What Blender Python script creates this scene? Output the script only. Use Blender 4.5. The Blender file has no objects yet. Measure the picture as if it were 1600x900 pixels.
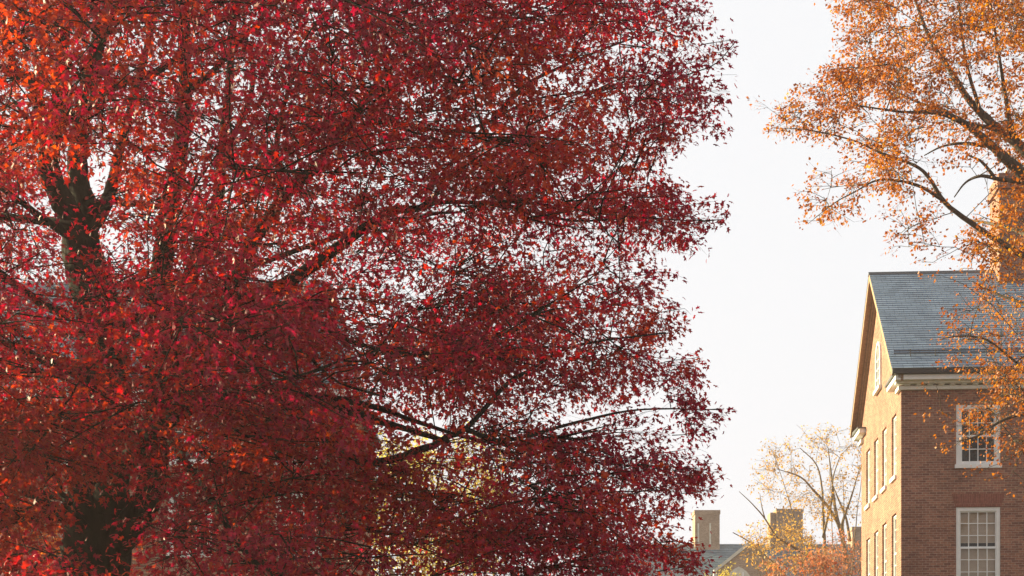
import bpy, math, random
import numpy as np
from mathutils import Vector, Matrix

SC = bpy.context.scene
COL = SC.collection
rng = np.random.default_rng(11)
random.seed(5)
F, CX, HY, EYE = 2800.0, 800.0, 1175.0, 1.6      # focal length, centre and horizon in photo pixels, eye height

# ------------------------------------------------------------------ helpers
def at(px, py, Y):
    return np.array([(px - CX) / F * Y, Y, EYE + (HY - py) / F * Y])

def proj(p):
    p = np.atleast_2d(p)
    y = np.maximum(p[:, 1], .1)
    return CX + F * p[:, 0] / y, HY - F * (p[:, 2] - EYE) / y

def tag(o, label=None, cat=None, group=None, kind=None):
    if label: o['label'] = label
    if cat: o['category'] = cat
    if group: o['group'] = group
    if kind: o['kind'] = kind
    return o

def empty(name, loc, rz=0.0):
    o = bpy.data.objects.new(name, None)
    o.empty_display_size = .3
    o.location = loc; o.rotation_euler = (0, 0, rz)
    COL.objects.link(o)
    return o

def copy_tree(o, parent=None):
    c = o.copy(); COL.objects.link(c)
    if parent is not None:
        c.parent = parent
    for ch in list(o.children):
        copy_tree(ch, c)
    return c

class MB:
    """collects faces into one mesh object"""
    def __init__(s): s.v = []; s.f = []
    def quad(s, a, b, c, d):
        n = len(s.v); s.v += [tuple(a), tuple(b), tuple(c), tuple(d)]; s.f.append((n, n+1, n+2, n+3)); return s
    def poly(s, pts):
        n = len(s.v); s.v += [tuple(p) for p in pts]; s.f.append(tuple(range(n, n+len(pts)))); return s
    def box(s, x0, x1, y0, y1, z0, z1):
        n = len(s.v)
        s.v += [(x0,y0,z0),(x1,y0,z0),(x1,y1,z0),(x0,y1,z0),(x0,y0,z1),(x1,y0,z1),(x1,y1,z1),(x0,y1,z1)]
        s.f += [tuple(n+i for i in q) for q in ((0,3,2,1),(4,5,6,7),(0,1,5,4),(1,2,6,5),(2,3,7,6),(3,0,4,7))]
        return s
    def prism(s, prof, axis, a, b):
        """closed profile (list of 2-tuples) extruded along 'x' or 'y' from a to b"""
        n = len(s.v); k = len(prof)
        for t in (a, b):
            for p, z in prof:
                s.v.append((t, p, z) if axis == 'x' else (p, t, z))
        s.f.append(tuple(range(n, n+k))); s.f.append(tuple(range(n+2*k-1, n+k-1, -1)))
        for i in range(k):
            j = (i+1) % k
            s.f.append((n+i, n+k+i, n+k+j, n+j))
        return s
    def build(s, name, mat, parent=None, bevel=0.0):
        me = bpy.data.meshes.new(name); me.from_pydata(s.v, [], s.f); me.update()
        o = bpy.data.objects.new(name, me); COL.objects.link(o)
        me.materials.append(mat)
        if parent is not None: o.parent = parent
        import bmesh
        bm = bmesh.new(); bm.from_mesh(me)
        bmesh.ops.recalc_face_normals(bm, faces=bm.faces[:]); bm.to_mesh(me); bm.free()
        if bevel > 0:
            m = o.modifiers.new('bevel', 'BEVEL'); m.width = bevel; m.segments = 2; m.limit_method = 'ANGLE'
        return o

def np_mesh(name, V, loops, lsize, mat, parent=None, smooth=False, tint=None):
    """fast mesh: V (n,3), loops flat vertex indices, lsize loop count per face"""
    me = bpy.data.meshes.new(name)
    me.vertices.add(len(V)); me.vertices.foreach_set('co', np.ascontiguousarray(V, dtype=np.float32).ravel())
    me.loops.add(len(loops)); me.loops.foreach_set('vertex_index', np.ascontiguousarray(loops, dtype=np.int32))
    nf = len(loops) // lsize
    me.polygons.add(nf)
    me.polygons.foreach_set('loop_start', np.arange(0, len(loops), lsize, dtype=np.int32))
    if smooth:
        me.polygons.foreach_set('use_smooth', np.ones(nf, dtype=bool))
    if tint is not None:
        a = me.attributes.new('leaf_tint', 'FLOAT', 'POINT'); a.data.foreach_set('value', np.ascontiguousarray(tint, dtype=np.float32))
    me.update(calc_edges=True)
    o = bpy.data.objects.new(name, me); COL.objects.link(o); me.materials.append(mat)
    if parent is not None: o.parent = parent
    return o

# ------------------------------------------------------------------ materials
def new_mat(name):
    m = bpy.data.materials.new(name); m.use_nodes = True
    nt = m.node_tree; nt.nodes.clear()
    out = nt.nodes.new('ShaderNodeOutputMaterial')
    return m, nt, out

def N(nt, typ, **kw):
    n = nt.nodes.new(typ)
    for k, v in kw.items():
        if k.startswith('i_'):
            key = k[2:].replace('_', ' ')
            n.inputs[key].default_value = v
        else:
            setattr(n, k, v)
    return n

def ramp(nt, stops):
    r = nt.nodes.new('ShaderNodeValToRGB')
    while len(r.color_ramp.elements) < len(stops): r.color_ramp.elements.new(.5)
    for e, (p, c) in zip(r.color_ramp.elements, stops):
        e.position = p; e.color = (*c, 1)
    return r

def mixc(nt, a, b, fac, mode='MIX'):
    m = nt.nodes.new('ShaderNodeMix'); m.data_type = 'RGBA'; m.blend_type = mode
    for sock, val in ((m.inputs[0], fac), (m.inputs[6], a), (m.inputs[7], b)):
        if hasattr(val, 'links'): nt.links.new(val, sock)
        elif isinstance(val, (int, float)): sock.default_value = val
        else: sock.default_value = (*val, 1)
    return m.outputs[2]

def objco(nt):
    return nt.nodes.new('ShaderNodeTexCoord').outputs['Object']

def noise(nt, vec, scale, detail=4, rough=.6):
    n = N(nt, 'ShaderNodeTexNoise'); n.inputs['Scale'].default_value = scale
    n.inputs['Detail'].default_value = detail; n.inputs['Roughness'].default_value = rough
    if vec is not None: nt.links.new(vec, n.inputs['Vector'])
    return n.outputs['Fac']

def leaf_mat(name, stops, trans=.45, rough=.5, spec=.35, region=None, tboost=1.0, glow=(.8, .2, .02), gmix=0.0):
    """two sided leaf: reflecting and transmitting, colour from a per-leaf random value and a slow 3-D noise"""
    m, nt, out = new_mat(name)
    att = N(nt, 'ShaderNodeAttribute', attribute_name='leaf_tint')
    co = objco(nt)
    big = noise(nt, co, .55, 2, .5)
    ad = N(nt, 'ShaderNodeMath', operation='MULTIPLY_ADD'); nt.links.new(big, ad.inputs[0])
    ad.inputs[1].default_value = 1.1; ad.inputs[2].default_value = -.55
    sm = N(nt, 'ShaderNodeMath', operation='ADD'); nt.links.new(att.outputs['Fac'], sm.inputs[0]); nt.links.new(ad.outputs[0], sm.inputs[1])
    r = ramp(nt, stops); nt.links.new(sm.outputs[0], r.inputs['Fac'])
    p = N(nt, 'ShaderNodeBsdfPrincipled'); nt.links.new(r.outputs[0], p.inputs['Base Color'])
    p.inputs['Roughness'].default_value = rough; p.inputs['Specular IOR Level'].default_value = spec
    t = N(nt, 'ShaderNodeBsdfTranslucent')
    hs = N(nt, 'ShaderNodeHueSaturation'); hs.inputs['Saturation'].default_value = 1.12; hs.inputs['Value'].default_value = tboost
    hs.inputs['Hue'].default_value = .504
    if gmix > 0:      # orange noise patches in the transmitted colour imitate sun glowing through the leaves
        gr = ramp(nt, [(.48, (.0,)*3), (.62, (gmix,)*3)]); nt.links.new(noise(nt, co, .38, 3, .6), gr.inputs['Fac']); gmix = gr.outputs[0]
    tc = mixc(nt, r.outputs[0], glow, gmix); nt.links.new(tc, hs.inputs['Color']); nt.links.new(hs.outputs[0], t.inputs['Color'])
    mx = N(nt, 'ShaderNodeMixShader'); mx.inputs[0].default_value = trans
    nt.links.new(p.outputs[0], mx.inputs[1]); nt.links.new(t.outputs[0], mx.inputs[2])
    nt.links.new(mx.outputs[0], out.inputs[0])
    return m

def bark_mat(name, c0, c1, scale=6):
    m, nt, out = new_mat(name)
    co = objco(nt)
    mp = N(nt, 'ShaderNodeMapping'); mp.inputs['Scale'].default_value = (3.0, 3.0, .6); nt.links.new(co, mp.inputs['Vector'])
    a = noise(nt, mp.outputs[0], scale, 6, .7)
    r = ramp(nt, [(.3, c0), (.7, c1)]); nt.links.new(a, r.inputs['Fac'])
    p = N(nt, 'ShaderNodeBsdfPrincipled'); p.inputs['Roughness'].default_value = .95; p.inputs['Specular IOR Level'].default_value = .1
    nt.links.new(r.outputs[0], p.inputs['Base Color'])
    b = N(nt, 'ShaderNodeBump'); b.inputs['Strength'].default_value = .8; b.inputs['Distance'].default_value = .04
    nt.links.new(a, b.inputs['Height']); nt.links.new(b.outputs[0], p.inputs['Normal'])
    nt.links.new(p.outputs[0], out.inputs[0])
    return m

def brick_mat(name, c1, c2, mortar, bw=.215, rh=.0725, ms=.0065, var=.5):
    m, nt, out = new_mat(name)
    co = objco(nt)
    sp = N(nt, 'ShaderNodeSeparateXYZ'); nt.links.new(co, sp.inputs[0])
    su = N(nt, 'ShaderNodeMath', operation='ADD'); nt.links.new(sp.outputs[0], su.inputs[0]); nt.links.new(sp.outputs[1], su.inputs[1])
    cb = N(nt, 'ShaderNodeCombineXYZ'); nt.links.new(su.outputs[0], cb.inputs[0]); nt.links.new(sp.outputs[2], cb.inputs[1])
    br = N(nt, 'ShaderNodeTexBrick'); br.offset = .5
    nt.links.new(cb.outputs[0], br.inputs['Vector'])
    br.inputs['Scale'].default_value = 1; br.inputs['Brick Width'].default_value = bw; br.inputs['Row Height'].default_value = rh
    br.inputs['Mortar Size'].default_value = ms; br.inputs['Mortar Smooth'].default_value = .3; br.inputs['Bias'].default_value = -.1
    br.inputs['Color1'].default_value = (*c1, 1); br.inputs['Color2'].default_value = (*c2, 1); br.inputs['Mortar'].default_value = (*mortar, 1)
    big = noise(nt, co, .9, 5, .65); fine = noise(nt, co, 14, 3, .6)
    r1 = ramp(nt, [(.25, (1-.6*var,)*3), (.5, (1,)*3), (.75, (1+.45*var,)*3)]); nt.links.new(big, r1.inputs['Fac'])
    r2 = ramp(nt, [(.3, (1-.5*var,)*3), (.7, (1+.5*var,)*3)]); nt.links.new(fine, r2.inputs['Fac'])
    c = mixc(nt, br.outputs['Color'], r1.outputs[0], 1.0, 'MULTIPLY')
    c = mixc(nt, c, r2.outputs[0], 1.0, 'MULTIPLY')
    p = N(nt, 'ShaderNodeBsdfPrincipled'); p.inputs['Roughness'].default_value = .9; p.inputs['Specular IOR Level'].default_value = .2
    nt.links.new(c, p.inputs['Base Color'])
    b = N(nt, 'ShaderNodeBump'); b.invert = True; b.inputs['Strength'].default_value = .7; b.inputs['Distance'].default_value = .012
    nt.links.new(br.outputs['Fac'], b.inputs['Height']); nt.links.new(b.outputs[0], p.inputs['Normal'])
    nt.links.new(p.outputs[0], out.inputs[0])
    return m

def slate_mat(name, c1, c2, bw=.3, rh=.16):
    m, nt, out = new_mat(name)
    co = objco(nt)
    sp = N(nt, 'ShaderNodeSeparateXYZ'); nt.links.new(co, sp.inputs[0])
    cb = N(nt, 'ShaderNodeCombineXYZ'); nt.links.new(sp.outputs[0], cb.inputs[0]); nt.links.new(sp.outputs[2], cb.inputs[1])
    br = N(nt, 'ShaderNodeTexBrick'); nt.links.new(cb.outputs[0], br.inputs['Vector'])
    br.inputs['Scale'].default_value = 1; br.inputs['Brick Width'].default_value = bw; br.inputs['Row Height'].default_value = rh
    br.inputs['Mortar Size'].default_value = .004
    br.inputs['Color1'].default_value = (*c1, 1); br.inputs['Color2'].default_value = (*c2, 1); br.inputs['Mortar'].default_value = (.03, .035, .04, 1)
    n1 = noise(nt, co, 1.2, 5, .7)
    r1 = ramp(nt, [(.3, (.8, .8, .8)), (.72, (1.2, 1.2, 1.18))]); nt.links.new(n1, r1.inputs['Fac'])
    c = mixc(nt, br.outputs['Color'], r1.outputs[0], 1.0, 'MULTIPLY')
    p = N(nt, 'ShaderNodeBsdfPrincipled'); p.inputs['Roughness'].default_value = .62; p.inputs['Specular IOR Level'].default_value = .4
    nt.links.new(c, p.inputs['Base Color']); nt.links.new(p.outputs[0], out.inputs[0])
    return m

def plain_mat(name, c, rough=.6, spec=.4, var=.12, scale=4):
    m, nt, out = new_mat(name)
    n1 = noise(nt, objco(nt), scale, 5, .65)
    r = ramp(nt, [(.3, tuple(x*(1-var) for x in c)), (.7, tuple(min(1, x*(1+var)) for x in c))]); nt.links.new(n1, r.inputs['Fac'])
    p = N(nt, 'ShaderNodeBsdfPrincipled'); p.inputs['Roughness'].default_value = rough; p.inputs['Specular IOR Level'].default_value = spec
    nt.links.new(r.outputs[0], p.inputs['Base Color']); nt.links.new(p.outputs[0], out.inputs[0])
    return m

def glass_mat(name, tint=(.9, .92, .92)):
    """thin window glass: mirror reflection by Fresnel, otherwise clear"""
    m, nt, out = new_mat(name)
    fr = N(nt, 'ShaderNodeFresnel'); fr.inputs['IOR'].default_value = 1.5
    tr = N(nt, 'ShaderNodeBsdfTransparent'); tr.inputs[0].default_value = (*tint, 1)
    gl = N(nt, 'ShaderNodeBsdfGlossy'); gl.inputs['Roughness'].default_value = .02
    mx = N(nt, 'ShaderNodeMixShader')
    nt.links.new(fr.outputs[0], mx.inputs[0]); nt.links.new(tr.outputs[0], mx.inputs[1]); nt.links.new(gl.outputs[0], mx.inputs[2])
    nt.links.new(mx.outputs[0], out.inputs[0])
    return m

M = {}
M['brick'] = brick_mat('red_brick', (.31, .142, .10), (.165, .070, .057), (.36, .28, .22))
M['brick_arch'] = brick_mat('rubbed_brick', (.23, .085, .065), (.19, .07, .055), (.28, .15, .11), bw=.07, rh=.4)
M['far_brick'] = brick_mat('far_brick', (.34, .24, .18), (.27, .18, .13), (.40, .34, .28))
M['slate'] = slate_mat('slate', (.235, .305, .39), (.19, .25, .325))
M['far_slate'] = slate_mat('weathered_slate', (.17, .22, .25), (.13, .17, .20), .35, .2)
M['white'] = plain_mat('white_paint', (.74, .74, .74), .5, .4, .07)
M['stone'] = plain_mat('limestone', (.55, .52, .46), .85, .2, .15)
M['timber'] = plain_mat('brown_soffit', (.30, .20, .135), .8, .2, .3, 12)
M['gutter'] = plain_mat('dark_metal', (.05, .05, .055), .5, .5, .15)
M['glass'] = glass_mat('window_glass')
M['blind'] = plain_mat('beige_blind', (.52, .40, .31), .9, .1, .06, 9)
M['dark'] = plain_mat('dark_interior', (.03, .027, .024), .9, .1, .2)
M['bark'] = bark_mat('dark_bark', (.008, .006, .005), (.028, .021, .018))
M['bark_grey'] = bark_mat('grey_bark', (.05, .04, .032), (.14, .115, .09))
M['bark_tan'] = bark_mat('tan_bark', (.14, .10, .065), (.28, .21, .14))
RED = [(.0, (.13, .010, .030)), (.35, (.285, .016, .050)), (.65, (.36, .025, .049)), (1.0, (.47, .065, .034))]
M['leaf_red'] = leaf_mat('red_leaf', RED, .5, .5, .25, tboost=1.2, glow=(.72, .14, .02), gmix=.36)
ORG = [(.0, (.20, .045, .012)), (.4, (.36, .092, .012)), (.75, (.47, .155, .018)), (1.0, (.60, .28, .03))]
M['leaf_orange'] = leaf_mat('orange_leaf', ORG, .45, .5, .3, tboost=1.15)
M['leaf_gold'] = leaf_mat('gold_leaf', [(.0, (.32, .17, .06)), (.5, (.55, .30, .09)), (1.0, (.64, .41, .15))], .5, .55, .3, tboost=1.15)
M['leaf_scarlet'] = leaf_mat('scarlet_leaf', [(.0, (.28, .15, .09)), (.5, (.44, .19, .11)), (1.0, (.58, .17, .09))], .45, .55, .3, tboost=1.15)
M['leaf_yellow'] = leaf_mat('yellow_leaf', [(.0, (.34, .24, .05)), (.5, (.55, .42, .10)), (1.0, (.68, .55, .18))], .55, .55, .3, tboost=1.1)
M['leaf_mixed'] = leaf_mat('orange_red_leaf', [(.0, (.22, .02, .015)), (.5, (.42, .06, .02)), (1.0, (.60, .22, .03))], .48, .5, .3, tboost=1.2)

# ------------------------------------------------------------------ wood and leaves
def smooth_path(pts, n):
    """Catmull-Rom through pts (k,d), n points per span"""
    P = np.asarray(pts, float)
    P = np.vstack([2*P[0]-P[1], P, 2*P[-1]-P[-2]])
    o = []
    for i in range(1, len(P)-2):
        p0, p1, p2, p3 = P[i-1:i+3]
        for t in np.arange(n)/n:
            o.append(.5*((2*p1)+(-p0+p2)*t+(2*p0-5*p1+4*p2-p3)*t*t+(-p0+3*p1-3*p2+p3)*t**3))
    o.append(P[-2]); return np.array(o)

class Wood:
    def __init__(s): s.V = []; s.L = []; s.n = 0
    def tube(s, pts, rad, sides=6, rough=0.0):
        pts = np.asarray(pts, float); rad = np.asarray(rad, float)
        k = len(pts)
        T = np.gradient(pts, axis=0); T /= np.linalg.norm(T, axis=1, keepdims=True) + 1e-9
        up = np.array([0., 0., 1.]) if abs(T[0, 2]) < .9 else np.array([1., 0., 0.])
        A = np.cross(T, up); A /= np.linalg.norm(A, axis=1, keepdims=True) + 1e-9
        B = np.cross(T, A)
        an = np.linspace(0, 2*np.pi, sides, endpoint=False)
        r = rad[:, None] * (1 + (rng.normal(0, rough, (k, sides)) if rough else 0))
        V = pts[:, None, :] + r[..., None]*(np.cos(an)[None, :, None]*A[:, None, :] + np.sin(an)[None, :, None]*B[:, None, :])
        i = np.arange(k-1)[:, None]*sides; j = np.arange(sides)[None, :]; j2 = (j+1) % sides
        q = np.stack([i+j, i+j2, i+sides+j2, i+sides+j], -1).reshape(-1)
        s.V.append(V.reshape(-1, 3)); s.L.append(q + s.n); s.n += k*sides
    def build(s, name, mat, parent, origin):
        if not s.V: return None
        return np_mesh(name, np.vstack(s.V) - origin, np.concatenate(s.L), 4, mat, parent, smooth=True)

# leaf outlines: (along, across, lift); the first is the centre of the fan
LOBED = np.array([(.38, 0, .03), (0, 0, 0), (.14, -.27, -.05), (.30, -.13, 0), (.60, -.38, -.10), (.60, -.13, 0), (1.0, 0, -.14),
                  (.60, .13, 0), (.60, .38, -.10), (.30, .13, 0), (.14, .27, -.05)])
OVAL = np.array([(.45, 0, .03), (0, 0, 0), (.40, -.34, -.05), (1.0, 0, -.12), (.40, .34, -.05)])

class Leaves:
    def __init__(s): s.P = []; s.D = []; s.S = []; s.T = []
    def add(s, P, D, S, T):
        s.P.append(P); s.D.append(D); s.S.append(S); s.T.append(T)
    def build(s, name, mat, parent, origin, shape=LOBED, tilt=.55):
        P = np.vstack(s.P); D = np.vstack(s.D); S = np.concatenate(s.S); T = np.concatenate(s.T)
        n = len(P)
        D = D / (np.linalg.norm(D, axis=1, keepdims=True) + 1e-9)
        Nn = np.array([0, 0, 1.0]) + rng.normal(0, tilt, (n, 3))
        Nn -= (Nn*D).sum(1, keepdims=True)*D
        Nn /= np.linalg.norm(Nn, axis=1, keepdims=True) + 1e-9
        X = np.cross(Nn, D)
        k = len(shape)
        wid = rng.uniform(.65, 1.2, n)
        ir = rng.uniform(.72, 1.22, (n, k)); ir[:, :2] = 1
        sl = shape[None, :, 0]*(.5+.5*ir)
        V = P[:, None, :] + S[:, None, None]*(sl[..., None]*D[:, None, :] + (shape[None, :, 1]*wid[:, None]*ir)[..., None]*X[:, None, :]
                                             + (shape[None, :, 2]*rng.uniform(-.3, 1.8, (n, 1)))[..., None]*Nn[:, None, :])
        a = np.arange(1, k); b = np.roll(a, -1)
        tri = np.stack([np.zeros(k-1, int), a, b], -1).reshape(-1)
        L = (np.arange(n)[:, None]*k + tri[None, :]).reshape(-1)
        return np_mesh(name, V.reshape(-1, 3) - origin, L, 3, mat, parent, tint=np.repeat(T, k))

def unit(v): return v / (np.linalg.norm(v) + 1e-9)

class Tree:
    """a tree: Empty > trunk, limb (each), twigs, crown"""
    def __init__(s, name, label, cat, base, bark, leafm, group=None):
        s.base = np.array(base, float)
        s.root = tag(empty(name, base), label, cat, group)
        s.bark, s.leafm = bark, leafm
        s.pts = []; s.rad = []
        s.tw = Wood(); s.lv = Leaves(); s.tq = []; s.te = []
    def limb(s, pts, r0, r1, name='limb', sides=9, sub=5, rough=.05, jitter=0.0, power=1.0):
        p = smooth_path(pts, sub)
        if jitter:
            p[1:-1] += rng.normal(0, jitter, (len(p)-2, 3))
        t = np.linspace(0, 1, len(p))**power
        r = r0 + (r1-r0)*t
        w = Wood(); w.tube(p, r, sides, rough)
        w.build(name, s.bark, s.root, s.base)
        s.pts.append(p); s.rad.append(r)
        return p
    def prep(s):
        s.PA = np.vstack(s.pts); s.RA = np.concatenate(s.rad)
    def grow(s, p, ax, r1, droop, rmax=.03):
        """a branch to p that later branches can fork from"""
        a, ra = s.attach(p, ax)
        br = s.branch(a, ra, p, r1, droop, rmax=rmax)
        s.PA = np.vstack([s.PA, br[2:-1]]); s.RA = np.concatenate([s.RA, np.linspace(.022, .015, len(br)-3)])
        return br
    def attach(s, node, ax):
        """limb point to grow from: near, and closer to the trunk axis and lower than the node"""
        d = s.PA - node
        dist = np.linalg.norm(d, axis=1)
        ra = np.hypot(s.PA[:, 0]-ax[0], s.PA[:, 1]-ax[1]); rn = np.hypot(node[0]-ax[0], node[1]-ax[1])
        cost = dist + 1.5*np.maximum(0, ra-rn) + .8*np.maximum(0, d[:, 2])
        i = int(np.argmin(cost)); return s.PA[i], s.RA[i]
    def branch(s, a, ra, b, r1=.008, droop=.1, n=7, sides=5, rmax=.05):
        L = np.linalg.norm(b-a)
        m = (a+b)/2 + np.array([0, 0, droop*L]) + rng.normal(0, .06*L, 3)
        t = np.linspace(0, 1, n)[:, None]
        p = (1-t)**2*a + 2*t*(1-t)*m + t*t*b
        p[1:-1] += rng.normal(0, .012*L, (n-2, 3))
        s.tw.tube(p, np.linspace(min(ra*.6, rmax, .005+.0065*L), r1, n), sides)
        return p
    def spray(s, a, tip, nleaf, size, ntw=6, spread=.32, flat=.4, keep=1.0, droop=.06, tint0=0.0):
        """a leafy twig from a to tip with side twiglets and bunches of leaves"""
        p = s.branch(a, .02, tip, .003, droop, 4, 3)
        out = unit(tip - a)
        f = rng.uniform(.25, 1.0, ntw); f[0] = 1
        i = f*(len(p)-1); i0 = np.minimum(i.astype(int), len(p)-2)
        q = p[i0] + (p[i0+1]-p[i0])*(i-i0)[:, None]
        v = out*.7 + rng.normal(0, .75, (ntw, 3))*np.array([1, 1, flat]); v /= np.linalg.norm(v, axis=1, keepdims=True)
        ln = spread*rng.uniform(.5, 1.3, ntw)
        e = q + v*ln[:, None]; e[:, 2] -= .12*ln
        s.tq.append(q); s.te.append(e)
        m = np.maximum(1, rng.poisson(nleaf/ntw, ntw)); k = np.repeat(np.arange(ntw), m); n = len(k)
        t = rng.uniform(.1, 1.0, n)**.6
        P = q[k] + (e-q)[k]*t[:, None] + rng.normal(0, .05+.10*spread, (n, 3))*np.array([1, 1, .8])
        D = v[k] + rng.normal(0, .8, (n, 3)) + np.array([0, 0, -.55])
        s.lv.add(P, D, size*rng.uniform(.62, 1.2, n), np.clip(rng.normal(.45+tint0, .19, n), 0, 1))
    def twiglets(s):
        q = np.vstack(s.tq); e = np.vstack(s.te); n = len(q)
        m = (q+e)/2 + rng.normal(0, .012, (n, 3))
        d = e-q; d /= np.linalg.norm(d, axis=1, keepdims=True)+1e-9
        A = np.cross(d, rng.normal(0, 1, (n, 3))); A /= np.linalg.norm(A, axis=1, keepdims=True)+1e-9
        B = np.cross(d, A)
        R = []
        for c, r in ((q, .0024), (m, .002), (e, .0012)):
            for an in (0, 2.094, 4.189): R.append(c + r*(math.cos(an)*A + math.sin(an)*B))
        V = np.stack(R, 1)
        f = np.array([x for b in (0, 3) for x in (b, b+1, b+4, b+3, b+1, b+2, b+5, b+4, b+2, b, b+3, b+5)])
        L = (np.arange(n)[:, None]*9 + f[None, :]).reshape(-1)
        s.tw.V.append(V.reshape(-1, 3)); s.tw.L.append(L + s.tw.n); s.tw.n += n*9
    def finish(s, shape=LOBED, tilt=.55):
        s.twiglets()
        s.tw.build('twigs', s.bark, s.root, s.base)
        s.lv.build('crown', s.leafm, s.root, s.base, shape, tilt)

def in_poly(px, py, poly):
    inside = False; j = len(poly)-1
    for i in range(len(poly)):
        xi, yi = poly[i]; xj, yj = poly[j]
        if (yi > py) != (yj > py) and px < (xj-xi)*(py-yi)/(yj-yi)+xi: inside = not inside
        j = i
    return inside

# ------------------------------------------------------------------ the red tree
def red_tree():
    D0 = 24.0
    base = at(128, HY + EYE*F/D0, D0)
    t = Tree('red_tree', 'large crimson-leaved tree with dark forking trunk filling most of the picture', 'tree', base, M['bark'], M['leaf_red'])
    A = lambda *q: [at(*p) for p in q]
    ax = base[:2]
    # trunk: flared foot, then the main stem up to its fork
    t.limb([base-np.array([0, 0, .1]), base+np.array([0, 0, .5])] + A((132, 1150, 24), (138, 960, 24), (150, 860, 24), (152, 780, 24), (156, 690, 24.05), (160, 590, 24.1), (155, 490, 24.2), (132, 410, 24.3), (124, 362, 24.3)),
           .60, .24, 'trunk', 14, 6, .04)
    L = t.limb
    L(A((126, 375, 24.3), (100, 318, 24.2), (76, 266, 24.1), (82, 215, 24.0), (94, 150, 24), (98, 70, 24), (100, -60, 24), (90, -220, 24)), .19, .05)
    L(A((128, 375, 24.3), (136, 330, 24.5), (122, 285, 24.6), (122, 230, 24.7), (136, 140, 24.9), (156, 55, 25), (162, 30, 25)), .18, .085)
    L(A((162, 36, 25), (142, 15, 24.8), (118, -10, 24.6), (80, -90, 24.4)), .06, .03)
    L(A((162, 36, 25), (165, 0, 25.2), (172, -90, 25.4), (190, -250, 25.6)), .06, .02)
    L(A((162, 36, 25), (186, 5, 25.2), (230, -70, 25.5)), .05, .02)
    L(A((136, 365, 24.4), (160, 330, 24.7), (176, 285, 25), (190, 225, 25.3), (215, 130, 25.8), (240, 30, 26.2), (270, -120, 26.6)), .11, .03)
    L(A((76, 262, 24.1), (55, 140, 23.4), (20, 105, 23), (8, 40, 22.6), (-10, -60, 22)), .10, .03)
    L(A((112, 372, 24.2), (62, 338, 23.6), (28, 312, 23), (-40, 270, 22.2), (-140, 240, 21)), .06, .02)
    L(A((150, 880, 24), (200, 825, 23.8), (236, 765, 23.8), (246, 660, 24), (247, 530, 24.2), (253, 430, 24.4), (264, 330, 24.6), (281, 240, 24.8), (290, 140, 25), (287, 60, 25.2), (292, -80, 25.5), (300, -260, 26)), .23, .05)
    L(A((288, 150, 25), (305, 132, 24.9), (330, 114, 24.7), (380, 60, 24.2), (450, -20, 23.4)), .07, .02)
    L(A((247, 560, 24.2), (285, 480, 25), (302, 418, 25.4), (322, 368, 25.8), (341, 305, 26), (346, 245, 26.2), (356, 150, 26.6), (363, 60, 27), (372, -80, 27.4)), .13, .04)
    L(A((345, 255, 26.2), (388, 160, 26.6), (395, 105, 26.8), (383, 50, 27), (378, -20, 27)), .05, .02)
    L(A((246, 680, 24), (300, 590, 23), (345, 500, 22.6), (372, 432, 22.3), (392, 385, 22.1), (440, 312, 21.9), (488, 266, 21.7), (512, 236, 21.6), (534, 208, 21.5), (590, 130, 21), (660, 60, 20.6), (720, 10, 20.3)), .17, .006, power=.62)
    L(A((432, 315, 21.9), (438, 290, 21.9), (432, 230, 21.8), (445, 160, 21.6), (470, 90, 21.4)), .05, .02)
    L(A((530, 215, 21.5), (600, 190, 22), (700, 205, 22.6), (765, 190, 23), (800, 170, 23.2), (850, 152, 23.4), (925, 142, 23.6), (1030, 130, 23.8), (1085, 113, 23.9), (1120, 98, 24), (1150, 64, 24)), .028, .005, power=.8)
    L(A((770, 186, 23), (820, 135, 23.4), (860, 112, 23.7), (960, 70, 24.4), (1050, 40, 25)), .035, .008)
    L(A((250, 600, 24.1), (320, 510, 22.4), (385, 467, 21.6), (420, 456, 21.4), (460, 435, 21.2), (530, 385, 21.4), (605, 333, 21.6), (655, 325, 21.8), (682, 302, 22), (705, 270, 22.3), (780, 240, 22.6)), .15, .012, power=.7)
    L(A((655, 325, 21.8), (690, 316, 22), (760, 318, 22.3), (820, 328, 22.8), (900, 345, 23.2), (1000, 340, 23.6), (1080, 345, 23.8), (1128, 343, 24)), .036, .005, power=.7)
    L(A((390, 465, 21.6), (460, 482, 20.8), (500, 505, 20.6), (530, 525, 20.5), (590, 545, 20.5), (700, 560, 20.6), (860, 560, 21)), .045, .012)
    L(A((150, 790, 24), (220, 690, 21.8), (285, 637, 20.2), (320, 622, 19.8), (356, 622, 19.5), (410, 615, 19.3), (480, 622, 19.2), (540, 640, 19.2), (600, 660, 19.3), (700, 690, 19.8)), .15, .025)
    L(A((470, 620, 19.2), (530, 624, 19.6), (600, 640, 20), (645, 657, 20.4), (760, 690, 21), (900, 700, 22)), .045, .012)
    L(A((356, 622, 19.5), (368, 590, 19.3), (410, 552, 19.1), (470, 548, 19), (500, 575, 19), (535, 600, 19), (600, 620, 19)), .03, .01)
    L(A((440, 630, 19.2), (560, 720, 19.4), (665, 700, 19.6), (700, 682, 19.7), (730, 668, 19.8), (790, 602, 20.4), (825, 580, 20.8), (900, 540, 21.6), (1040, 520, 23)), .05, .01)
    L(A((730, 672, 19.8), (790, 688, 20.2), (900, 660, 21.6), (1000, 640, 23), (1125, 640, 24)), .03, .007)
    L(A((150, 840, 24), (100, 800, 22.6), (40, 812, 21), (-20, 815, 20), (-120, 800, 19)), .07, .02)
    L(A((247, 660, 24), (330, 780, 20), (360, 830, 18.5), (395, 875, 17.5), (440, 900, 17)), .05, .015)
    L(A((160, 600, 24.1), (60, 560, 21), (20, 540, 19.6), (-60, 520, 18)), .07, .02)
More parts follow.
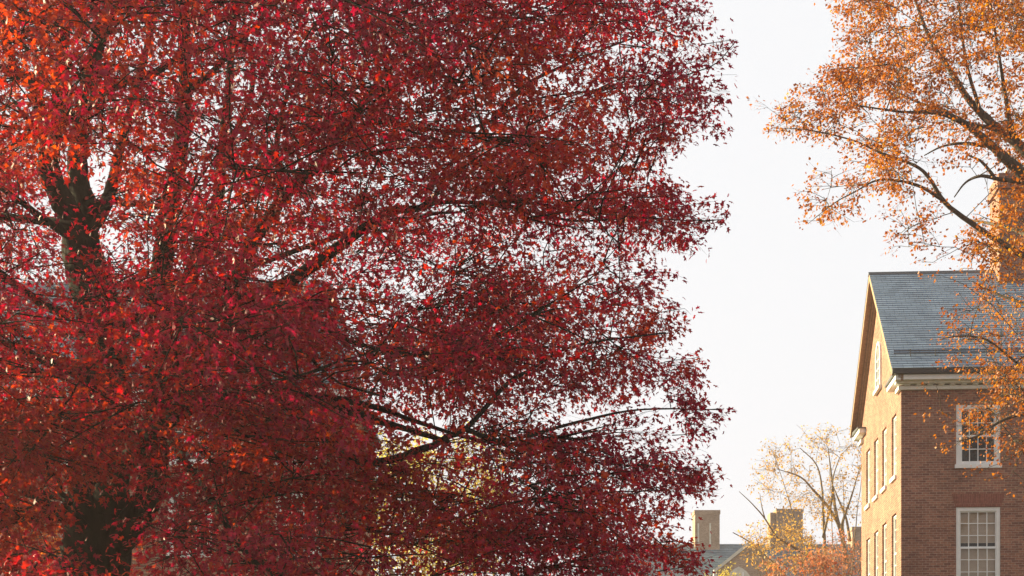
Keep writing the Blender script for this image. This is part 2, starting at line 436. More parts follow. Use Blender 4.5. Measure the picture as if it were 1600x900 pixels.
    # limbs to the sides of the crown the photo does not trace: behind, towards the viewer and out of frame
    for k in range(18):
        az = k*2.399 + .3; z0 = rng.uniform(4.2, 10.5); ln = rng.uniform(4.5, 7.0)*(1 if z0 < 9 else .75)
        rise = rng.uniform(-.05, .45) if z0 < 6 else rng.uniform(.2, .8)
        d = np.array([math.cos(az), math.sin(az), 0])
        if d[1] < -.75: ln *= .85
        a = np.array([ax[0], ax[1], z0]) + .1*d
        p = [a, a + d*ln*.35 + np.array([0, 0, ln*.28*max(rise, .1)]), a + d*ln*.7 + np.array([0, 0, ln*.5*rise]), a + d*ln + np.array([0, 0, ln*.62*rise])]
        px, py = proj(p[-1])
        if px[0] > 1000 or (d[1] < .2 and z0 > 6.5 and d[0] > -.3): continue
        L(p, .06, .012, jitter=.03)
    t.prep()
    # silhouette of the right-hand edge (photo rows -> column) used to stop the crown there
    by = [-400, -100, 0, 60, 100, 180, 240, 265, 290, 345, 400, 430, 480, 520, 560, 600, 640, 690, 760, 810, 860, 900, 1000]
    bx = [800, 1000, 1050, 1080, 1090, 1090, 1010, 960, 1010, 1060, 1010, 990, 1030, 1000, 1040, 1040, 1075, 1060, 1070, 1020, 1055, 1060, 1050]
    gaps = [(65,120,22),(150,250,30),(150,290,26),(110,45,18),(220,60,20),(245,72,14),(335,150,24),(300,295,22),(200,390,24),(285,395,20),(395,285,22),(490,380,16),(565,115,22),
            (555,380,20),(595,440,22),(425,50,20),(560,25,20),(725,30,22),(820,105,18),(880,120,24),(990,60,20),(920,90,20),(625,310,22),(665,395,15),(810,385,18),(860,375,17),(890,355,14),
            (950,400,20),(730,430,14),(950,295,20),(850,130,18),(735,150,16),(675,190,14),(545,490,24),(585,520,18),(625,500,16),(575,560,16),(710,495,20),(790,525,20),
            (850,555,24),(920,650,28),(870,625,24),(805,620,18),(1050,690,20),(1020,820,24),(580,685,24),(720,722,20),(610,615,14),(970,660,20),(960,480,16),(900,470,12),(760,400,18),(690,330,16),(480,130,16),(640,150,14)]
    def gap_hit(px, py, extra):
        return any((px-gx)**2 + ((py-gy)*1.2)**2 < (gr+extra)**2 for gx, gy, gr in gaps)
    SEEN = ((425, 452), (515, 235), (288, 105), (98, 60), (342, 290), (262, 330), (335, 622), (380, 415), (700, 684), (225, 785), (160, 60), (60, 140), (270, 290), (75, 262), (455, 437), (530, 215), (160, 500))
    nodes = []
    # outer crown that stands above and beside the frame
    tries = 0
    while len(nodes) < 200 and tries < 60000:
        tries += 1
        z = rng.uniform(3.1, 16.5)
        R = 8.7 if z < 10.5 else 8.7 - (z-10.5)*.85
        r = R*rng.uniform(.06, 1)**.5; az = rng.uniform(0, 2*np.pi)
        if z < 5.5 and r < 3.4: continue
        p = np.array([ax[0]+r*math.cos(az), ax[1]+r*math.sin(az), z])
        if p[1] < 14.2: continue
        px, py = proj(p); px, py = px[0], py[0]
        if px > np.interp(py, by, bx) - 45 or (-300 < px < 1200 and -160 < py < 1060): continue
        nodes.append((p, False))
    # crown inside the frame: airy above, thicker low down where sprays droop towards the viewer
    tries = 0; n0 = len(nodes)
    while len(nodes) < n0 + 800 and tries < 90000:
        tries += 1
        px = rng.uniform(-250, 1080); py = rng.uniform(-130, 1000)
        if px > np.interp(py, by, bx) - 40: continue
        low = np.interp(py + .10*(500-px), [430, 640], [0, 1])
        if rng.random() > .85 + .15*low or (low > .5 and px > 480 and rng.random() < .28): continue
        rx = (px-CX)/F*D0 - ax[0]
        half = math.sqrt(max(2.0, 8.9**2 - rx*rx))
        Y = D0 + half*(rng.uniform(-1, 1) if low < .5 else rng.triangular(-1, -.6, .8))
        if Y < 14.6: continue
        p = at(px, py, Y)
        if np.hypot(p[0]-ax[0], p[1]-ax[1]) > 9.4 or p[2] < 2.7: continue
        front = Y < D0 + .4
        if front and np.hypot(px-150, (py-830)*.75) < 88 and rng.random() < .97: continue
        if front and np.hypot((px-122)*1.1, (py-340)*.7) < 62 and rng.random() < .9: continue
        if front and any(np.hypot(px-a, py-b) < 46 for a, b in ((425, 452), (515, 235), (330, 622), (380, 420), (700, 685), (215, 790))) and rng.random() < .85: continue
        if gap_hit(px, py, 18) and rng.random() < .92: continue
        nodes.append((p, True))
    tries = 0; n0 = len(nodes)
    for k in range(16): nodes.append((at(rng.uniform(545, 760), rng.uniform(30, 215), rng.uniform(18.2, 20.4)), True))
    for k in range(16): nodes.append((at(rng.uniform(610, 800), rng.uniform(435, 570), rng.uniform(20, 27)), True))
    n0 = len(nodes)
    while len(nodes) < n0 + 30 and tries < 20000:
        tries += 1
        px = rng.uniform(560, 1060); py = rng.uniform(330, 600)
        if px > np.interp(py, by, bx) - 40 or gap_hit(px, py, 10): continue
        nodes.append((at(px, py, rng.uniform(19.5, 28)), True))
    # branch tips that make the edge against the sky
    tips = [(1150, 62, 24), (1108, 40, 25), (1105, 95, 24.5), (1100, 180, 23.6), (1108, 150, 24.2), (1048, 238, 23.8), (1040, 205, 24.3), (1128, 343, 24), (1110, 315, 24.4), (1045, 300, 23.5), (1072, 375, 24),
            (1045, 425, 24.4), (1070, 482, 23.8), (1040, 520, 24), (1092, 558, 24.2), (1070, 590, 24), (1128, 640, 24), (1105, 672, 23.7), (1080, 700, 24.3), (1112, 765, 23.8), (1098, 740, 24.2), (1060, 800, 23.5), (1088, 860, 23.4), (1082, 885, 23), (1060, 10, 25), (1055, 845, 23.8)]
    for px, py, Y in tips:
        nodes.append((at(px-35, py+rng.uniform(-6, 12), Y), 'tip'))
        tip = at(px, py, Y)
        a = at(px-55, py+8, Y)
        t.spray(a, tip, 34, .086, 6, .2, .45, droop=.04)
    nodes.sort(key=lambda n: np.hypot(n[0][0]-ax[0], n[0][1]-ax[1]) + .3*abs(n[0][2]-8))
    for p, vis in nodes:
        br = t.grow(p, ax, .0045, .07)
        outd = unit(np.array([p[0]-ax[0], p[1]-ax[1], 0]))
        if vis == 'tip':
            ns, nl, sz, sp = 4, 50, .086, .26
        elif vis:
            ns, nl, sz, sp = 6, 50, .088, .44
        else:
            ns, nl, sz, sp = 5, 22, .18, .42
        tint0 = rng.normal(0, .09)
        for k in range(ns):
            f = rng.uniform(.45, 1.0); q = br[int(f*(len(br)-1))]
            d = outd*.55 + rng.normal(0, .75, 3)*np.array([1, 1, .32])
            reach = rng.uniform(.4, 1.35) if vis != 'tip' else rng.uniform(.15, .5)
            tip = q + unit(d)*reach + np.array([0, 0, -.05])
            px, py = proj(tip); px, py = px[0], py[0]
            if vis == 'tip':
                if px > np.interp(py, by, bx) + 45: continue
            else:
                if px > np.interp(py, by, bx) + 5: continue
                if vis and gap_hit(px, py, 0) and rng.random() < .85: continue
                if tip[1] < 24.6 and ((np.hypot((px-118)*1.1, (py-335)*.75) < 56 and rng.random() < .95) or any(np.hypot(px-a_, py-b_) < 20 for a_, b_ in SEEN)) and rng.random() < .78: continue
                if np.hypot(px-150, (py-835)*.7) < 70 and tip[1] < 24 and rng.random() < .94: continue
            t.spray(q, tip, nl, sz, 6, sp, .4, tint0=tint0)
    t.finish(LOBED, .6)
    print('red leaves', sum(len(x) for x in t.lv.P))
red_tree()

# ------------------------------------------------------------------ the orange tree on the right
def orange_tree():
    D0 = 42.0
    base = at(1690, HY + EYE*F/D0, D0)
    t = Tree('orange_tree', 'orange-leaved tree with grey limbs reaching in front of the brick house', 'tree', base, M['bark_grey'], M['leaf_orange'])
    A = lambda *q: [at(*p) for p in q]
    ax = base[:2]
    t.limb([base-np.array([0, 0, .1]), base+np.array([0, 0, .5])] + A((1688, 1000, 42), (1684, 800, 42), (1678, 620, 42), (1670, 480, 42), (1664, 380, 42), (1655, 330, 42)), .48, .27, 'trunk', 14, 6, .04)
    L = t.limb
    L(A((1668, 440, 42), (1620, 412, 42.2), (1570, 383, 42.3), (1523, 352, 42.4), (1477, 317, 42.4), (1453, 280, 42.3), (1430, 259, 42.2), (1374, 238, 42), (1332, 219, 41.8), (1262, 203, 41.5), (1210, 200, 41.4)), .12, .006, power=.6)
    L(A((1472, 312, 42.4), (1439, 292, 42), (1402, 282, 41.6), (1369, 282, 41.2), (1337, 299, 41), (1304, 317, 40.8), (1262, 350, 40.6)), .05, .006, power=.7)
    L(A((1660, 345, 42), (1600, 275, 42), (1570, 247, 41.8), (1551, 229, 41.7), (1519, 201, 41.5), (1486, 182, 41.3), (1453, 175, 41.1), (1411, 175, 41), (1340, 165, 40.8)), .15, .015)
    L(A((1655, 335, 42), (1618, 260, 42.3), (1589, 224, 42.4), (1561, 203, 42.5), (1533, 177, 42.6), (1509, 149, 42.7), (1486, 112, 42.8), (1453, 61, 43), (1430, 0, 43.2), (1400, -80, 43.4)), .15, .02)
    L(A((1551, 200, 42.5), (1505, 191, 42.8), (1477, 173, 43), (1425, 156, 43.3), (1360, 120, 43.8)), .06, .012)
    L(A((1600, 285, 42), (1561, 280, 41.4), (1533, 275, 41), (1509, 285, 40.6), (1491, 308, 40.3)), .06, .012)
    L(A((1555, 280, 41.4), (1547, 268, 41.3), (1533, 252, 41.2), (1514, 243, 41)), .05, .02)
    L(A((1551, 229, 41.7), (1505, 224, 41.9), (1472, 229, 42.1), (1444, 243, 42.3)), .05, .012)
    L(A((1589, 224, 42.4), (1578, 190, 42.2), (1571, 150, 42), (1560, 80, 41.6), (1540, -40, 41)), .07, .02)
    L(A((1655, 330, 42), (1640, 200, 42), (1620, 60, 42), (1600, -120, 42)), .17, .06)
    L(A((1533, 177, 42.6), (1510, 100, 42.2), (1500, 20, 42), (1490, -80, 41.8)), .05, .015)
    L(A((1675, 600, 42), (1620, 590, 41), (1580, 560, 40.6), (1540, 530, 40.4), (1500, 525, 40.2), (1470, 530, 40)), .045, .008)
    L(A((1676, 640, 42), (1630, 640, 41.2), (1570, 655, 41), (1530, 680, 40.8), (1495, 690, 40.6)), .06, .01)
    L(A((1672, 520, 42), (1610, 480, 43), (1560, 460, 43.6), (1520, 440, 44)), .06, .01)
    L(A((1630, 640, 41.2), (1600, 700, 40.6), (1560, 725, 40.2)), .03, .01)
    for k in range(9):
        az = -1.0 + k*.35; ln = rng.uniform(4, 6); z0 = rng.uniform(8, 14)
        d = np.array([math.cos(az), math.sin(az), 0]); a = np.array([ax[0], ax[1], z0])
        L([a, a+d*ln*.5+np.array([0, 0, ln*.3]), a+d*ln+np.array([0, 0, ln*.5])], .1, .02)
    t.prep()
    upper = [(1325, -60), (1330, 40), (1335, 75), (1270, 130), (1225, 165), (1215, 205), (1270, 225), (1300, 250), (1275, 290), (1262, 340), (1280, 355), (1340, 300), (1400, 290), (1440, 330), (1400, 350), (1395, 385), (1440, 395),
             (1500, 385), (1560, 410), (1700, 420), (1760, 300), (1780, -60)]
    lower = [(1545, 430), (1520, 480), (1475, 520), (1490, 565), (1500, 610), (1480, 640), (1500, 690), (1545, 700), (1570, 690), (1600, 715), (1700, 730), (1760, 600), (1700, 420)]
    gaps = [(1520, 280, 26), (1530, 300, 24), (1500, 320, 20), (1450, 225, 14), (1345, 265, 16), (1430, 300, 14), (1490, 355, 18), (1440, 95, 10), (1420, 20, 12), (1495, 205, 10), (1540, 330, 16), (1560, 262, 8)]
    def put(poly, n, keep):
        c = 0; tries = 0
        xs = [p[0] for p in poly]; ys = [p[1] for p in poly]
        while c < n and tries < 40000:
            tries += 1
            px, py = rng.uniform(min(xs), max(xs)), rng.uniform(min(ys), max(ys))
            if not in_poly(px, py, poly): continue
            rx = (px-1690)/F*D0
            half = math.sqrt(max(.5, 6.6**2 - rx*rx)) if abs(rx) < 6.6 else .7
            Y = D0 + np.clip(rng.normal(0, .5), -1, 1)*half
            if any(math.hypot(px-a, py-b) < r+8 for a, b, r in gaps) and rng.random() < .8: continue
            if rng.random() > keep(px, py): continue
            c += 1
            p = at(px, py, Y)
            br = t.grow(p, ax, .006, .06)
            outd = unit(np.array([p[0]-ax[0], p[1]-ax[1], 0]))
            for k in range(4):
                q = br[int(rng.uniform(.5, 1)*(len(br)-1))]
                tip = q + unit(outd*.5 + rng.normal(0, .75, 3)*np.array([1, 1, .55]))*rng.uniform(.25, .65)
                tx, ty = proj(tip); tx, ty = tx[0], ty[0]
                if any(math.hypot(tx-a_, ty-b_) < r_ for a_, b_, r_ in gaps) and rng.random() < .85: continue
                warm = .22 if (tx > 1540 and 370 < ty < 520) else 0
                t.spray(q, tip, 27 if py < 420 else 17, .092 if py < 420 else .084, 5, .28, .6, tint0=warm + rng.normal(0, .08))
    def dens(px, py):
        if px < 1330: return .7
        if py > 220: return .62
        return 1
    put(upper, 420, dens)
    put(lower, 150, lambda px, py: 1.0 if px > 1530 else .6)
    # stray sprays at the ends of the low branches
    for px, py in [(1212, 205), (1235, 165), (1255, 135), (1262, 345), (1250, 300), (1395, 385), (1440, 410), (1500, 395), (1330, 8), (1322, 50), (1290, 110), (1450, 640), (1445, 600), (1470, 700), (1520, 735), (1560, 745), (1590, 760), (1450, 430), (1500, 420), (1390, 330)]:
        p = at(px+18, py, 41 + rng.uniform(-1, 1)); t.grow(p, ax, .006, .05)
        t.spray(p, p + np.array([-.25, 0, 0]), 16, .085, 5, .25, .6)
    t.finish(OVAL, .8)
    print('orange leaves', sum(len(x) for x in t.lv.P))
orange_tree()

# ------------------------------------------------------------------ generic smaller trees
def auto_tree(name, label, base, height, crown_c, crown_r, nlimb, nnode, leafm, bark, leaf, nl, traced=(), r0=.2, shape=OVAL, ns=4, group=None, spray=.5, cat='tree', lean=(0, 0), reach=None, seedz=.3):
    t = Tree(name, label, cat, base, bark, leafm, group)
    b = np.array(base, float); ax = b[:2] + np.array(lean)
    top = np.array([ax[0], ax[1], b[2] + height*.62])
    t.limb([b-np.array([0, 0, .1]), b + (top-b)*.35 + rng.normal(0, .05, 3), b + (top-b)*.7 + rng.normal(0, .08, 3), top], r0, r0*.4, 'trunk', 10, 5, .04)
    for pts, ra, rb in traced:
        t.limb([at(*p) for p in pts], ra, rb, sides=7)
    c = np.array(crown_c, float); R = np.array(crown_r, float)
    for k in range(nlimb):
        az = k*2.399 + seedz; f = rng.uniform(.3, .95); a = b + (top-b)*f
        e = c + R*np.array([math.cos(az)*.7, math.sin(az)*.7, rng.uniform(-.3, .75)])
        m = a*.5 + e*.5 + np.array([0, 0, -.08*np.linalg.norm(e-a)])
        t.limb([a, m, e], r0*.35, r0*.06, sides=6, jitter=.03)
    t.prep()
    for i in range(nnode):
        v = rng.normal(0, 1, 3); v /= np.linalg.norm(v); p = c + R*v*rng.uniform(.15, 1)**.42
        if p[2] < b[2] + .3: p[2] = b[2] + .3
        br = t.grow(p, ax, .006, .06, .04)
        tint0 = rng.normal(0, .08)
        for k in range(ns):
            q = br[int(rng.uniform(.5, 1)*(len(br)-1))]
            tip = q + unit(v*.5 + rng.normal(0, .75, 3))*rng.uniform(.4, 1.1)*spray
            t.spray(q, tip, nl, leaf, 5, spray*.5, .7, tint0=tint0)
    t.finish(shape, .8)
    return t

def ground_at(px, Y):
    return ((px-CX)/F*Y, Y, 0.0)

# thin golden tree beside the gable
D = 88
auto_tree('golden_tree', 'thin golden tree with bare tan stems rising beside the sunlit gable wall', ground_at(1318, D), 15, at(1280, 738, D), (3.3, 2.6, 2.5), 4, 125,
          M['leaf_gold'], M['bark_tan'], .125, 7, r0=.2, ns=3, spray=.7, traced=[
    ([(1322, 880, D), (1318, 850, D), (1310, 820, D), (1292, 790, D), (1270, 765, D), (1250, 745, D), (1215, 733, D)], .13, .02),
    ([(1312, 825, D), (1306, 800, D+.3), (1302, 770, D+.6), (1298, 735, D+.8), (1294, 700, D+1)], .10, .02),
    ([(1318, 850, D), (1316, 820, D-.3), (1322, 800, D-.5), (1332, 770, D-.8), (1342, 735, D-1)], .10, .02),
    ([(1290, 880, D), (1288, 840, D+.3), (1286, 800, D+.4), (1284, 760, D+.5), (1275, 725, D+.6), (1250, 700, D+.8)], .09, .02),
    ([(1286, 840, D), (1293, 810, D-.5), (1300, 780, D-.8), (1302, 745, D-1), (1312, 715, D-1.2)], .07, .02),
    ([(1328, 845, D), (1322, 810, D+.5), (1310, 780, D+.8), (1300, 755, D+1)], .08, .02)])
# golden tree with a leaning bare limb in front of the far house
D = 78
auto_tree('leaning_tree', 'low amber-leaved tree with a long bare limb leaning left before the far chimneys', ground_at(1290, D), 8.5, at(1222, 856, D), (2.0, 1.8, .9), 5, 65,
          M['leaf_gold'], M['bark_tan'], .12, 9, r0=.19, ns=3, spray=.6, traced=[
    ([(1292, 925, D), (1285, 885, D), (1262, 868, D-.2), (1235, 852, D-.4), (1213, 838, D-.5), (1195, 810, D-.6), (1175, 787, D-.7), (1155, 768, D-.8)], .085, .012),
    ([(1230, 905, D), (1215, 885, D), (1195, 868, D+.3), (1170, 846, D+.5), (1145, 832, D+.6)], .07, .02),
    ([(1195, 810, D-.6), (1190, 790, D-.6), (1187, 770, D-.6)], .03, .01)])
# scarlet trees at the foot of the picture
D = 70
auto_tree('scarlet_tree', 'rounded scarlet-leaved small tree in front of the far house', ground_at(1262, D), 7.6, at(1268, 935, D), (2.3, 2.0, 2.1), 9, 95,
          M['leaf_scarlet'], M['bark_tan'], .13, 14, r0=.15, ns=4, spray=.6)
D = 74
auto_tree('russet_tree', 'russet twiggy tree between the scarlet tree and the gable wall', ground_at(1326, D), 8.2, at(1322, 905, D), (1.5, 1.8, 1.9), 9, 80,
          M['leaf_scarlet'], M['bark_tan'], .10, 9, r0=.13, ns=4, spray=.6)
D = 95
auto_tree('yellow_green_shrub', 'small yellow-green shrub at the foot of the pointed gable', ground_at(1122, D), 8.5, at(1124, 922, D), (.8, .8, 1.2), 6, 40,
          M['leaf_yellow'], M['bark_tan'], .12, 14, r0=.1, ns=4, spray=.5, cat='shrub')
# trees seen through the red crown
D = 80
auto_tree('yellow_tree', 'pale yellow tree glimpsed through gaps low in the crimson crown', ground_at(660, D), 13, at(660, 800, D), (4.6, 4.0, 3.6), 12, 190,
          M['leaf_yellow'], M['bark_tan'], .17, 13, r0=.25, ns=4, spray=.9)
D = 36
auto_tree('orange_red_tree', 'orange-red tree behind the trunk of the crimson tree in the lower corner', ground_at(20, D), 6.2, at(10, 905, D), (2.6, 2.2, 1.4), 10, 130,
          M['leaf_mixed'], M['bark_grey'], .12, 16, r0=.16, ns=4, spray=.6, shape=LOBED)

# ------------------------------------------------------------------ buildings
def wall_cells(mb, axis, const, s0, s1, z0, z1, holes, depth):
    """flat wall with rectangular holes and their reveals. axis 'x': runs along x at y=const, holes recede to +y;
    axis 'y': runs along y at x=const, holes recede to +x"""
    P = (lambda s, z, d=0: (s, const+d, z)) if axis == 'x' else (lambda s, z, d=0: (const+d, s, z))
    S = sorted({s0, s1} | {h[0] for h in holes} | {h[1] for h in holes})
    Z = sorted({z0, z1} | {h[2] for h in holes} | {h[3] for h in holes})
    for i in range(len(S)-1):
        for j in range(len(Z)-1):
            cs, cz = (S[i]+S[i+1])/2, (Z[j]+Z[j+1])/2
            if any(h[0] < cs < h[1] and h[2] < cz < h[3] for h in holes): continue
            mb.quad(P(S[i], Z[j]), P(S[i+1], Z[j]), P(S[i+1], Z[j+1]), P(S[i], Z[j+1]))
    for a, b, c, d in holes:
        mb.quad(P(a, c), P(a, d), P(a, d, depth), P(a, c, depth)); mb.quad(P(b, c), P(b, c, depth), P(b, d, depth), P(b, d))
        mb.quad(P(a, d), P(b, d), P(b, d, depth), P(a, d, depth)); mb.quad(P(a, c), P(a, c, depth), P(b, c, depth), P(b, c))
    return mb

def sash_window(parent, w, h, cols, rows, case=.13, blind=None, sill=True, loc=(0, 0, 0), rz=0, inset=.05, sillw=.05):
    """window facing -y: casing mesh > sash, pane, blind, sill. Origin bottom centre of the opening"""
    c = MB()
    y0, y1 = inset-.02, inset+.12
    c.box(-w/2+.002, -w/2+case, y0, y1, .002, h-.002); c.box(w/2-case, w/2-.002, y0, y1, .002, h-.002)
    c.box(-w/2+case+.001, w/2-case-.001, y0, y1, h-case, h-.002); c.box(-w/2+case+.001, w/2-case-.001, y0, y1, .002, case*.7)
    win = c.build('window', M['white'], parent, bevel=.008)
    win.location = loc; win.rotation_euler = (0, 0, rz)
    gw, g0, g1 = w-2*case, case*.7, h-case
    s = MB(); gh = g1-g0; mid = g0+gh*.5
    for k in range(2):
        za, zb = (mid, g1) if k == 0 else (g0, mid)
        ya = y0+.035 + (.0 if k == 0 else -.025); yb = ya+.035
        fr = .028
        s.box(-gw/2+.003, -gw/2+fr, ya, yb, za+.001, zb-.001); s.box(gw/2-fr, gw/2-.003, ya, yb, za+.001, zb-.001)
        s.box(-gw/2+fr, gw/2-fr, ya, yb, zb-.034, zb-.001); s.box(-gw/2+fr, gw/2-fr, ya, yb, za+.001, za+.034)
        for i in range(1, cols):
            x = -gw/2+gw*i/cols; s.box(x-.013, x+.013, ya+.004, yb-.004, za+.035, zb-.035)
        for j in range(1, rows//2):
            z = za+(zb-za)*j/(rows//2)
            for i in range(cols):
                xa = -gw/2 + gw*i/cols + (.0135 if i else fr+.001); xb = -gw/2 + gw*(i+1)/cols - (.0135 if i < cols-1 else fr+.001)
                s.box(xa, xb, ya+.004, yb-.004, z-.012, z+.012)
    s.build('sash', M['white'], win)
    g = MB(); yg = y0+.078
    g.quad((-gw/2, yg, g0), (gw/2, yg, g0), (gw/2, yg, g1), (-gw/2, yg, g1)); g.build('pane', M['glass'], win)
    if blind is not None:
        b = MB(); nsl = 40
        for za, zb in blind:
            n = int((zb-za)*h/.04)
            for i in range(n):
                z = za*h + (zb-za)*h*i/n; dz = (zb-za)*h/n
                b.quad((-gw/2-.02, yg+.06, z), (gw/2+.02, yg+.06, z), (gw/2+.02, yg+.072, z+dz), (-gw/2-.02, yg+.072, z+dz))
        b.build('blind', M['blind'], win)
    dk = MB(); dk.quad((-w/2, yg+.35, 0), (w/2, yg+.35, 0), (w/2, yg+.35, h), (-w/2, yg+.35, h))
    dk.quad((-w/2, y1, 0), (-w/2, yg+.35, 0), (-w/2, yg+.35, h), (-w/2, y1, h)); dk.quad((w/2, y1, 0), (w/2, yg+.35, 0), (w/2, yg+.35, h), (w/2, y1, h))
    dk.quad((-w/2, y1, h), (w/2, y1, h), (w/2, yg+.35, h), (-w/2, yg+.35, h)); dk.quad((-w/2, y1, 0), (w/2, y1, 0), (w/2, yg+.35, 0), (-w/2, yg+.35, 0))
    dk.build('room', M['dark'], win)
    if sill:
        si = MB(); si.box(-w/2-.04, w/2+.04, -sillw, inset-.021, -.075, .045); si.build('sill', M['white'], win, bevel=.006)
    return win

def slate_slope(mb, x0, x1, ya, za, yb, zb, n, lift=.022, x0b=None, x1b=None):
    """overlapping courses from the eave (ya, za) up to the ridge (yb, zb)"""
    x0b = x0 if x0b is None else x0b; x1b = x1 if x1b is None else x1b
    dy, dz = yb-ya, zb-za; L = math.hypot(dy, dz); ny, nz = -dz/L*np.sign(dy), abs(dy)/L
    for i in range(n):
        t0, t1 = i/n, (i+1)/n
        a = (ya+dy*t0+ny*lift, za+dz*t0+nz*lift); b = (ya+dy*t1, za+dz*t1)
        xa0, xa1 = x0+(x0b-x0)*t0, x1+(x1b-x1)*t0; xb0, xb1 = x0+(x0b-x0)*t1, x1+(x1b-x1)*t1
        mb.quad((xa0, *a), (xa1, *a), (xb1, *b), (xb0, *b))
        f = (ya+dy*t0, za+dz*t0); mb.quad((xa0, *f), (xa1, *f), (xa1, *a), (xa0, *a))
    return mb

def brick_house():
    cor = at(1408, HY, 55); g = math.atan(200/F)
    root = tag(empty('brick_house', (cor[0], 55, 0), -g), 'red brick house with slate roof and sunlit gable, half behind the orange leaves', 'house')
    Wd, Ln = 9.87, 26.0
    top = 12.70; hw = Wd/2
    wins_hi = [2.33, 5.55, 8.77]; wins_lo = [2.33, 5.55, 8.77]
    ww = 1.34
    holes = [(u-ww/2, u+ww/2, 10.36, 12.25) for u in wins_hi] + [(u-ww/2, u+ww/2, 6.66, 9.10) for u in wins_lo]
    gv = [8.0, 5.85, 3.8, 1.55]
    gh = [(v-.52, v+.52, 10.22, 12.22) for v in gv] + [(v-.52, v+.52, 6.70, 9.10) for v in gv]
    w = MB()
    wall_cells(w, 'x', 0, 0, Ln, 0, 13.0, holes, .17)
    wall_cells(w, 'y', 0, 0, Wd, 0, 13.0, gh, .19)
    w.quad((Ln, 0, 0), (Ln, Wd, 0), (Ln, Wd, 13), (Ln, 0, 13)); w.quad((0, Wd, 0), (Ln, Wd, 0), (Ln, Wd, 13), (0, Wd, 13))
    zr = 17.62
    for x in (0, Ln):
        w.poly([(x, 0, 13), (x, Wd, 13), (x, Wd, 13.36), (x, hw, zr-.14), (x, 0, 13.36)])
    w.build('wall', M['brick'], root)
    # roof: two slate slopes with a verge
    ov, eo = .36, .52; ze = 13.27
    r = MB(); slate_slope(r, -ov, Ln+.3, -eo, ze, hw, zr, 44, .015); slate_slope(r, -ov, Ln+.3, Wd+eo, ze, hw, zr, 44, .015)
    roof = r.build('roof', M['slate'], root)
    rd = MB(); rd.prism([(hw-.14, zr-.09), (hw, zr+.035), (hw+.14, zr-.09), (hw, zr-.05)], 'x', -ov-.01, Ln+.31); rd.build('ridge_cap', M['gutter'], roof)
    sg = MB(); yy, zz = -eo+.62, ze+.62*(zr-ze)/(hw+eo)+.09
    sg.box(-ov+.15, Ln, yy-.012, yy+.012, zz, zz+.03); sg.box(-ov+.15, Ln, yy-.012, yy+.012, zz+.07, zz+.10)
    for i in range(34): sg.box(i*.76+.3-.012, i*.76+.312, yy-.02, yy+.03, zz-.10, zz+.13)
    sg.build('snow_guard', M['gutter'], roof)
    # raking boards under the verge
    sl = (zr-ze)/(hw+eo)
    k = MB()
    for a, b in ((-eo, hw), (Wd+eo, hw)):
        sgn = 1 if b > a else -1
        def zt(y): return ze + abs(y-a)*sl
        for x0, x1, d0, d1 in ((-ov+.01, -ov+.07, .03, .24), (-ov+.071, -.16, .10, .18), (-.159, -.085, .10, .30), (-.084, -.002, .10, .40)):
            prof = [(a+sgn*.02, zt(a+sgn*.02)-d1), (a+sgn*.02, zt(a+sgn*.02)-d0), (b-sgn*.001, zt(b)-d0), (b-sgn*.001, zt(b)-d1)]
            k.prism(prof, 'x', x0, x1)
    k.build('rake_board', M['timber'], root)
    # eaves: gutter, fascia, dentils, bed mould; the cornice turns the corner on to the gable
    gt = MB(); gt.prism([(-eo-.10, 13.10), (-eo-.13, 13.25), (-eo+.02, 13.25), (-eo+.02, 13.10)], 'x', -ov+.02, Ln+.2); gt.build('gutter', M['gutter'], root)
    c = MB()
    c.box(-.24, Ln+.1, -.50, -.002, 12.93, 13.085); c.box(-.20, Ln+.1, -.30, -.003, 12.86, 12.929)
    c.box(-.10, Ln+.1, -.11, -.002, 12.70, 12.82)
    c.box(-.24, -.002, -.0015, 1.45, 12.93, 13.085); c.box(-.10, -.002, -.0015, .62, 12.70, 12.82)
    c.box(-.24, -.002, Wd-1.3, Wd+.5, 12.93, 13.085); c.box(-.10, -.002, Wd-.6, Wd+.2, 12.70, 12.82)
    for i in range(int(Ln/.34)): c.box(i*.34+.1, i*.34+.26, -.22, -.004, 12.822, 12.858)
    c.build('cornice', M['white'], root, bevel=.006)
    MB().prism([(Wd-1.35, 13.087), (Wd+.52, 13.087), (Wd+.52, 13.22), (Wd-1.35, 13.12)], 'x', -.30, -.001).build('return_cap', M['gutter'], root)
    MB().prism([(-.5, 13.087), (1.5, 13.087), (1.5, 13.12), (-.5, 13.22)], 'x', -.30, -.001).build('return_cap', M['gutter'], root)
    # front windows
    hi = sash_window(root, ww, 1.885, 4, 4, .16, None, True, (wins_hi[0], 0, 10.362), 0, .05)
    lo = sash_window(root, ww, 2.435, 4, 6, .12, [(.05, .50), (.555, .96)], True, (wins_lo[0], 0, 6.662), 0, .05)
    for u in wins_hi[1:]: copy_tree(hi, root).location = (u, 0, 10.362)
    for u in wins_lo[1:]: copy_tree(lo, root).location = (u, 0, 6.662)
    for u in wins_lo:
        f = MB(); f.prism([(-ww/2-.02, 9.105), (ww/2+.02, 9.105), (ww/2+.13, 9.50), (-ww/2-.13, 9.50)], 'y', -.012, .10)
        o = f.build('brick_arch', M['brick_arch'], root); o.location = (u, 0, 0)
    # gable windows
    a = sash_window(root, 1.04, 1.995, 3, 4, .07, None, True, (0, gv[0], 10.222), -math.pi/2, .085, .07)
    b = sash_window(root, 1.04, 2.395, 3, 6, .07, None, True, (0, gv[0], 6.702), -math.pi/2, .085, .07)
    for v in gv[1:]:
        copy_tree(a, root).location = (0, v, 10.222); copy_tree(b, root).location = (0, v, 6.702)
    # arched attic window, planted on the gable
    R, hgt = .50, .95
    def arch(r, z0): return [(-r, z0), (r, z0)] + [(r*math.cos(t), hgt + r*math.sin(t)) for t in np.linspace(0, math.pi, 15)]
